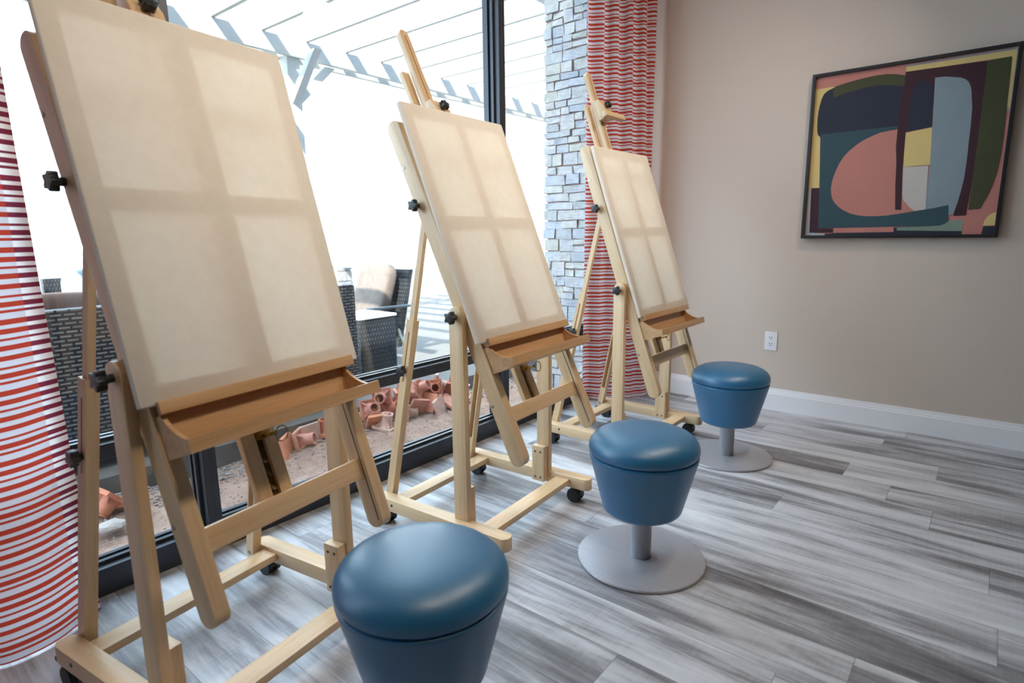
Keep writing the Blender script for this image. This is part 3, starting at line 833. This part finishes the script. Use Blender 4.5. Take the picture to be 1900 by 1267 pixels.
# gravel washed up along the slab: nobody could count it
mb = MB()
for k in range(2600):
    u = RND.random()
    xx = -3.06+abs(RND.gauss(0, 0.11)); yy = RND.uniform(0.2, 3.9)
    if xx > -2.15: continue
    r = RND.uniform(0.002, 0.0075)
    z = -0.100 + 0.012*math.sin(yy*3.1+xx*4)+0.010*math.sin(yy*7.3-xx*9)
    m = Matrix.Translation((xx, yy, z+r*0.4)) @ Matrix.Rotation(RND.uniform(0, 6), 4, 'Z') @ Matrix.Rotation(RND.uniform(-.5, .5), 4, 'X')
    mb.box((-r, -r*0.7, -r*0.5), (r, r*0.7, r*0.5), mat=m)
for k in range(1500):
    xx = RND.uniform(-3.0, -2.2); yy = RND.uniform(0.2, 3.9); r = RND.uniform(0.0015, 0.005)
    z = -0.100 + 0.012*math.sin(yy*3.1+xx*4)+0.010*math.sin(yy*7.3-xx*9)
    m = Matrix.Translation((xx, yy, z+r*0.4)) @ Matrix.Rotation(RND.uniform(0, 6), 4, 'Z')
    mb.box((-r, -r*0.7, -r*0.5), (r, r*0.7, r*0.5), mat=m)
o = mb.build('gravel', GRAVEL, smooth=0)
tag(o, 'loose grey gravel scattered along the edge of the patio slab', 'gravel', kind='stuff')

def rock(x, y, z, r, m, label):
    mb = MB()
    bmesh.ops.create_icosphere(mb.bm, subdivisions=2, radius=r)
    for v in mb.bm.verts:
        v.co *= 1+RND.uniform(-.18, .12); v.co.z *= 0.55; v.co.y *= 1.25
    o = mb.build('rock', m, smooth=0, loc=(x, y, z))
    tag(o, label, 'rock')
rock(-2.72, 0.70, -0.085, 0.045, plain('white_rock', (168, 160, 154), 0.9), 'white broken rock on the dirt behind the nearest easel')
rock(-2.30, 2.55, -0.085, 0.035, GRAVEL, 'small grey rock on the dirt beside the low window rail')

# terracotta fittings: a square flange with a short open pipe
def fitting_mesh():
    mb = MB()
    w = 0.072
    mb.prism(rrect(-w, w, -w, w, 0.006, n=3), 'z', 0.0, 0.010)
    for a, b in (((-w, -w), (w, -w+0.009)), ((-w, w-0.009), (w, w)), ((-w, -w+0.009), (-w+0.009, w-0.009)), ((w-0.009, -w+0.009), (w, w-0.009))):
        mb.box((a[0], a[1], 0.010), (b[0], b[1], 0.021))
    mb.lathe([(0.050, 0.010), (0.041, 0.020), (0.037, 0.034), (0.036, 0.092), (0.039, 0.094), (0.039, 0.104), (0.030, 0.104), (0.030, 0.012), (0.0, 0.012)], 28, cap=False)
    for k in range(4):
        a = math.pi/4+k*math.pi/2
        m = Matrix.Rotation(a, 4, 'Z')
        mb.prism([(0.034, 0.010), (0.090, 0.010), (0.034, 0.050)], 'y', -0.004, 0.004, mat=m)
    return mb
fit_meshes = []
for c in CLAYS:
    o = fitting_mesh().build('clay_fitting', c); fit_meshes.append(o.data); bpy.data.objects.remove(o)
def fitting(x, y, z, rx, ry, rz, k, label, group, sc=1.0):
    o = bpy.data.objects.new('clay_fitting', fit_meshes[k % 3]); COL.objects.link(o)
    o.location = (x, y, z); o.rotation_euler = (rx, ry, rz); o.scale = (sc, sc, sc)
    tag(o, label, 'clay fitting', group)
HEAP = 'square terracotta pipe flange lying in the large heap against the patio edge'
LEFTH = 'square terracotta pipe flange in the short row seen under the nearest easel tray'
# large heap: (x, y, z, rx, ry, rz)
rad = math.radians
big = [(-2.86, 2.18, -0.06, 0, 55, 160), (-2.97, 2.21, 0.00, 0, 70, -15), (-2.83, 2.22, -0.095, 0, 10, 20), (-2.96, 2.36, -0.04, 0, 60, 10), (-2.99, 2.33, 0.045, 20, 75, -30),
       (-2.90, 2.42, -0.06, 0, 100, 70), (-3.00, 2.45, 0.0, 0, 80, 60), (-2.87, 2.53, -0.05, 30, 60, 200), (-2.99, 2.53, 0.05, 0, 95, 130), (-2.88, 2.62, -0.03, 0, 120, 100),
       (-2.97, 2.62, 0.04, 0, 60, 20), (-2.80, 2.67, -0.06, 40, 110, 240), (-2.93, 2.72, 0.03, 0, 70, -30), (-2.84, 2.79, -0.05, 0, 150, 200), (-2.99, 2.78, 0.06, 20, 110, 60),
       (-2.95, 2.86, -0.02, 0, 75, 120), (-2.98, 2.95, 0.04, 0, 100, 30), (-2.88, 2.95, -0.06, 0, 20, 40), (-2.95, 2.28, -0.07, 0, 160, 40), (-2.92, 2.50, 0.03, 0, 40, 110), (-3.00, 2.69, -0.03, 0, 85, 10), (-2.93, 2.60, -0.08, 0, 170, 0)]
for k, (x, y, z, a, b, c) in enumerate(big):
    fitting(x, y, z, rad(a), rad(b), rad(c), k, HEAP, 'terracotta flanges in the large heap', 0.9)
small = [(-2.92, 1.62, -0.06, 0, 100, 220), (-2.96, 1.70, -0.06, 0, 80, 40), (-2.97, 1.79, -0.055, 15, 95, 200), (-3.00, 1.90, -0.085, 0, 0, 30), (-2.99, 1.99, -0.05, 0, 90, 300), (-2.98, 2.07, -0.06, 0, 80, 100)]
for k, (x, y, z, a, b, c) in enumerate(small):
    fitting(x, y, z, rad(a), rad(b), rad(c), k, LEFTH, 'terracotta flanges in the short row', 0.92)
fitting(-2.90, 0.775, -0.028, rad(133), 0, rad(8), 0, 'single terracotta pipe flange lying apart on the dirt at the left', None, 0.95)

# stone-clad pilaster on the outside of the wall, seen through the right bay
mb = MB()
y0 = 3.42; xa, xb = -2.470, -2.132
mb.box((xa+0.012, y0+0.010, -0.2), (xb, 4.1, 3.0), mi=1)
z = -0.12
while z < 2.95:
    h = RND.choice((0.045, 0.055, 0.07, 0.085, 0.10))
    xx = xa-RND.uniform(-0.004, 0.014)
    while xx < xb-0.015:
        w = RND.uniform(0.07, 0.17) if h < .08 else RND.uniform(0.06, 0.13)
        x1 = min(xx+w, xb)
        if xb-x1 < 0.03: x1 = xb
        hh = h
        parts = [(z, z+h)] if (h < 0.08 or RND.random() < .6) else [(z, z+h*.48), (z+h*.52, z+h)]
        for za, zb in parts:
            g = 0.0035
            d = RND.uniform(0.0, 0.016)
            vs = mb.box((xx+g, y0-d, za+g), (x1-g, y0+0.03, zb-g))
            for v in vs:
                v.co.x += RND.uniform(-.004, .004); v.co.z += RND.uniform(-.0045, .0045); v.co.y += RND.uniform(-.004, .004)
        xx = x1
    # outer end face
    yy = y0+0.02
    while yy < 4.05:
        w = RND.uniform(0.10, 0.22)
        d = RND.uniform(0, 0.012)
        mb.box((xa-d, yy+0.004, z+0.0035), (xa+0.03, min(yy+w, 4.1)-0.004, z+h-0.0035))
        yy += w
    z += h
es = [e for e in mb.bm.edges if e.is_manifold and e.calc_face_angle(0) > 1.0 and all(f.material_index == 0 for f in e.link_faces)]
bmesh.ops.bevel(mb.bm, geom=es, offset=0.0045, segments=2, profile=0.5, affect='EDGES', clamp_overlap=True)
o = mb.build('stone_pilaster', [STONE, GROUT], smooth=50)
tag(o, kind=ST)

# patio sofa with its wicker back to the window
def cushion(name, loc, size, rot, m, label, cat, group=None):
    mb = MB()
    sx, sy, sz = size
    n = 14
    def sup(a, b, e): return math.copysign(abs(math.cos(a))**e, math.cos(a))*abs(math.cos(b))**e, math.copysign(abs(math.sin(a))**e, math.sin(a))*abs(math.cos(b))**e, math.copysign(abs(math.sin(b))**e, math.sin(b))
    rows = []
    for i in range(n+1):
        b = -math.pi/2+math.pi*i/n
        rows.append([(lambda q: (q[0]*sx/2, q[1]*sy/2, q[2]*sz/2))(sup(2*math.pi*k/28, b, 0.5)) for k in range(28)])
    mb.grid(rows, closed=True)
    bmesh.ops.remove_doubles(mb.bm, verts=mb.bm.verts[:], dist=1e-5)
    o = mb.build(name, m, loc=loc, rot=rot, smooth=70)
    return tag(o, label, cat, group)
BROWN = plain('brown_cushion_cloth', (86, 66, 60), 0.9, scale=60)
BEIGE = plain('pale_beige_cushion_cloth', (116, 104, 97), 0.9, var=0.16, scale=22)
GREYC = plain('grey_blue_cushion_cloth', (150, 160, 172), 0.9, scale=40)
sofa = empty('wicker_sofa', (-3.55, 1.23, 0), 0, 'long dark grey wicker patio sofa with its back to the window', 'sofa')
o = MB()
o.prism([(-1.09+0, 0.04)] + [(1.09, 0.04)] + [(1.09-0.02+0.02*math.cos(a), 0.755+0.02*math.sin(a)) for a in [math.pi/2*k/5 for k in range(6)]] + [(-1.07-0.02*math.sin(a), 0.755+0.02*math.cos(a)) for a in [math.pi/2*k/5 for k in range(6)]], 'x', 0.275, 0.345, bev=0.006)
o.build('sofa_back', WICKER, sofa)
for s in (-1, 1):
    o = MB(); o.box((-0.42, s*1.09, 0.04), (0.275, s*0.97, 0.60), bev=0.012); o.build('sofa_arm', WICKER, sofa)
o = MB(); o.box((-0.42, -0.97, 0.06), (0.275, 0.97, 0.30), bev=0.008); o.build('seat_base', WICKER, sofa)
for a in (-0.38, 0.29):
    for b in (-1.03, 1.03): o = MB(); o.cyl((a, b, 0), (a, b, 0.06), 0.02, 12); o.build('sofa_foot', BLACK, sofa)
for k, yc in enumerate((0.63, 1.53)):
    cushion('seat_cushion', (-3.66, yc, 0.385), (0.62, 0.92, 0.165), (0, 0, 0), BROWN, 'brown seat cushion on the wicker sofa, ' + ('left' if k == 0 else 'right') + ' half', 'cushion', 'sofa cushions')
    cushion('back_cushion', (-3.40, yc, 0.655), (0.20, 0.90, 0.365), (0, -0.16, 0), BROWN, 'brown back cushion rising above the wicker sofa back, ' + ('left' if k == 0 else 'right') + ' half', 'cushion', 'sofa cushions')

# wicker side table
tbl = empty('side_table', (-3.86, 2.86, 0), 0, 'small square wicker side table with a pale top, beyond the sofa', 'table')
mb = MB(); mb.prism(rrect(-0.20, 0.20, -0.18, 0.165, 0.012), 'z', 0.02, 0.455); mb.build('table_body', WICKER2, tbl)
mb = MB(); mb.prism(rrect(-0.21, 0.21, -0.19, 0.175, 0.012), 'z', 0.455, 0.475, bev=0.004); mb.build('table_top', plain('pale_glass_top', (196, 206, 212), 0.2), tbl)

# patio armchair turned side-on, with a fat pillow
TUBE = plain('pale_metal_tube', (120, 130, 136), 0.4, 0.2)
ch = empty('patio_chair', (-4.40, 3.30, 0), 0, 'wicker patio armchair with pale tubular arms, seen side on beyond the side table', 'chair')
mb = MB(); mb.prism([(0.115, 0.08), (0.165, 0.08), (0.335, 0.775), (0.285, 0.775)], 'x', -0.28, 0.28, bev=0.008); mb.build('chair_back', WICKER2, ch)
mb = MB(); mb.box((-0.28, -0.27, 0.22), (0.28, 0.14, 0.29), bev=0.008); mb.build('chair_seat', WICKER2, ch)
for s in (-1, 1):
    mb = MB()
    mb.tube([(s*0.30, -0.28, 0.0), (s*0.30, -0.29, 0.30), (s*0.30, -0.28, 0.44), (s*0.30, -0.22, 0.462), (s*0.30, 0.22, 0.455), (s*0.29, 0.27, 0.45)], 0.013)
    mb.build('chair_arm', TUBE, ch)
    mb = MB(); mb.tube([(s*0.28, 0.13, 0.25), (s*0.29, 0.22, 0.0)], 0.012); mb.build('rear_leg', TUBE, ch)
cushion('pillow', (-4.40, 3.40, 0.60), (0.46, 0.15, 0.50), (rad(-20), 0, 0), BEIGE, 'fat pale beige pillow leaning on the back of the tubular arm patio chair', 'pillow')
cushion('chair_cushion', (-4.40, 3.13, 0.335), (0.50, 0.30, 0.085), (0, 0, 0), BEIGE, 'pale beige seat pad on the tubular arm patio chair', 'cushion')

# armchair across the patio, mostly behind the nearest easel
ac = empty('patio_armchair', (-6.3, 1.85, 0), 0, 'grey patio armchair across the patio, facing the window', 'chair')
mb = MB(); mb.box((-0.32, -0.42, 0.05), (-0.22, 0.42, 0.74), bev=0.01); mb.build('chair_back', WICKER2, ac)
for s in (-1, 1):
    mb = MB(); mb.box((-0.22, s*0.42, 0.05), (0.36, s*0.32, 0.56), bev=0.01); mb.build('chair_arm', WICKER2, ac)
mb = MB(); mb.box((-0.22, -0.32, 0.08), (0.34, 0.32, 0.28), bev=0.01); mb.build('chair_seat', WICKER2, ac)
cushion('back_cushion', (-6.42, 1.85, 0.60), (0.20, 0.62, 0.44), (0, -0.14, 0), GREYC, 'grey blue back cushion on the armchair across the patio', 'cushion')
cushion('seat_cushion', (-6.22, 1.85, 0.34), (0.52, 0.62, 0.14), (0, 0, 0), GREYC, 'grey blue seat cushion on the armchair across the patio', 'cushion')

# low stone pier on the patio
mb = MB()
mb.box((-5.30, 3.43, 0), (-5.02, 3.60, 0.76), mi=1)
z = 0.0
while z < 0.75:
    h = RND.choice((0.06, 0.08, 0.10))
    for (a0, a1, axis, cst, sgn) in ((-5.30, -5.02, 'y', 3.43, -1), (3.43, 3.60, 'x', -5.02, 1), (3.43, 3.60, 'x', -5.30, -1), (-5.30, -5.02, 'y', 3.60, 1)):
        t = a0
        while t < a1-0.01:
            w = RND.uniform(0.07, 0.15); t1 = min(t+w, a1)
            if a1-t1 < 0.03: t1 = a1
            d = RND.uniform(0.004, 0.02)
            if axis == 'y': mb.box((t+.003, cst, z+.003), (t1-.003, cst+sgn*d, min(z+h, .775)-.003))
            else: mb.box((cst, t+.003, z+.003), (cst+sgn*d, t1-.003, min(z+h, .775)-.003))
            t = t1
    z += h
pier = mb.build('stone_pier', [STONE, GROUT], smooth=0)
tag(pier, 'low pale stone pier on the patio behind the wicker sofa', 'stone pier')

# pergola
pg = empty('pergola', (-5.5, 3.46, 0), 0, 'white timber pergola with slatted rafters over the patio', 'pergola')
mb = MB(); mb.box((-0.05, -4.6, 2.81), (0.0, 7.2, 2.975), bev=0.004); mb.build('beam', WHITEP, pg)
mb = MB(); mb.box((-0.24, -4.6, 2.81), (-0.19, 7.2, 2.975), bev=0.004); mb.build('beam', WHITEP, pg)
mb = MB(); mb.box((2.62, -4.6, 2.81), (2.67, 7.2, 2.975), bev=0.004); mb.build('beam', WHITEP, pg)
rm = None
for k in range(24):
    yk = 2.66+0.4605*(k-8)-3.46
    if rm is None:
        mb = MB(); mb.prism([(-0.75, 0.03), (-0.70, 0.0), (3.05, 0.0), (3.05, 0.14), (-0.75, 0.14)], 'y', 0, 0.042, bev=0.003)
        r0 = mb.build('rafter', WHITEP, pg, loc=(0, yk, 2.975)); rm = r0.data
    else:
        r = r0.copy(); COL.objects.link(r); r.location = (0, yk, 2.975)
for py in (0.0, 5.6):
    mb = MB(); mb.box((-0.19, py-0.07, 0), (-0.05, py+0.07, 2.975), bev=0.006); post = mb.build('pergola_post', WHITEP, pg)
    for s in (-1, 1):
        mb = MB(); mb.prism([(py+s*0.07, 2.38), (py+s*0.07, 2.50), (py+s*0.38, 2.81), (py+s*0.50, 2.81)], 'x', -0.16, -0.08, bev=0.003); mb.build('knee_brace', WHITEP, post)
    mb = MB(); mb.prism([(-0.05, 2.38), (-0.05, 2.48), (0.28, 2.81), (0.38, 2.81), ], 'y', py-0.04, py+0.04, bev=0.003); mb.build('knee_brace', WHITEP, post)

# far buildings
ob = empty('apartment_building', (-15.5, 14, 0), rad(-50), 'white building wing across the patio with windows paled as if by glare', 'building')
mb = MB(); mb.box((-4, -7, -0.3), (0, 22, 8.5)); mb.build('facade', STUCCO, ob, smooth=0)
PALEW = plain('hazed_window_glass', (214, 222, 232), 0.5)  # glass lightened in the colour to imitate glare over the far windows
for yy in (-3.6, -0.6, 2.4, 5.4, 8.4):
    for zz in (1.0, 4.2):
        f = bx('window', (0, yy, zz), (0.05, yy+1.0, zz+1.5), WHITEP, ob, smooth=0)
        bx('window_glass', (0.05, yy+0.07, zz+0.07), (0.06, yy+0.93, zz+1.43), PALEW, f, smooth=0)
hs = empty('house', (-60, 15, 0), rad(-35), 'distant pale two storey house seen between curtain and nearest easel', 'house')
mb = MB(); mb.box((-8, -10, -0.4), (0, 8, 3.25)); mb.build('house_wall', STUCCO, hs, smooth=0)
mb = MB()
mb.prism([(-10.5, 3.25), (8.5, 3.25), (3.2, 4.9), (-5, 4.9)], 'x', -8.4, 0.6); mb.build('house_roof', plain('pale_tan_roof', (206, 192, 176), 0.9), hs, smooth=0)
for yy, za, zb, w in ((-1.3, 1.9, 3.1, 0.5), (-1.2, 0.7, 1.2, 0.9), (0.0, 0.7, 1.2, 0.9), (-4, 1.9, 3.1, 0.8)):
    bx('house_window', (0, yy, za), (0.06, yy+w, zb), plain('hazed_house_glass', (176, 190, 198), 0.5), hs, smooth=0)  # distant panes also lightened in the colour for haze
bx('porch_roof', (0, -1.6, 1.45), (0.8, 1.0, 1.75), plain('porch_tan', (200, 188, 172), 0.9), hs, smooth=0)
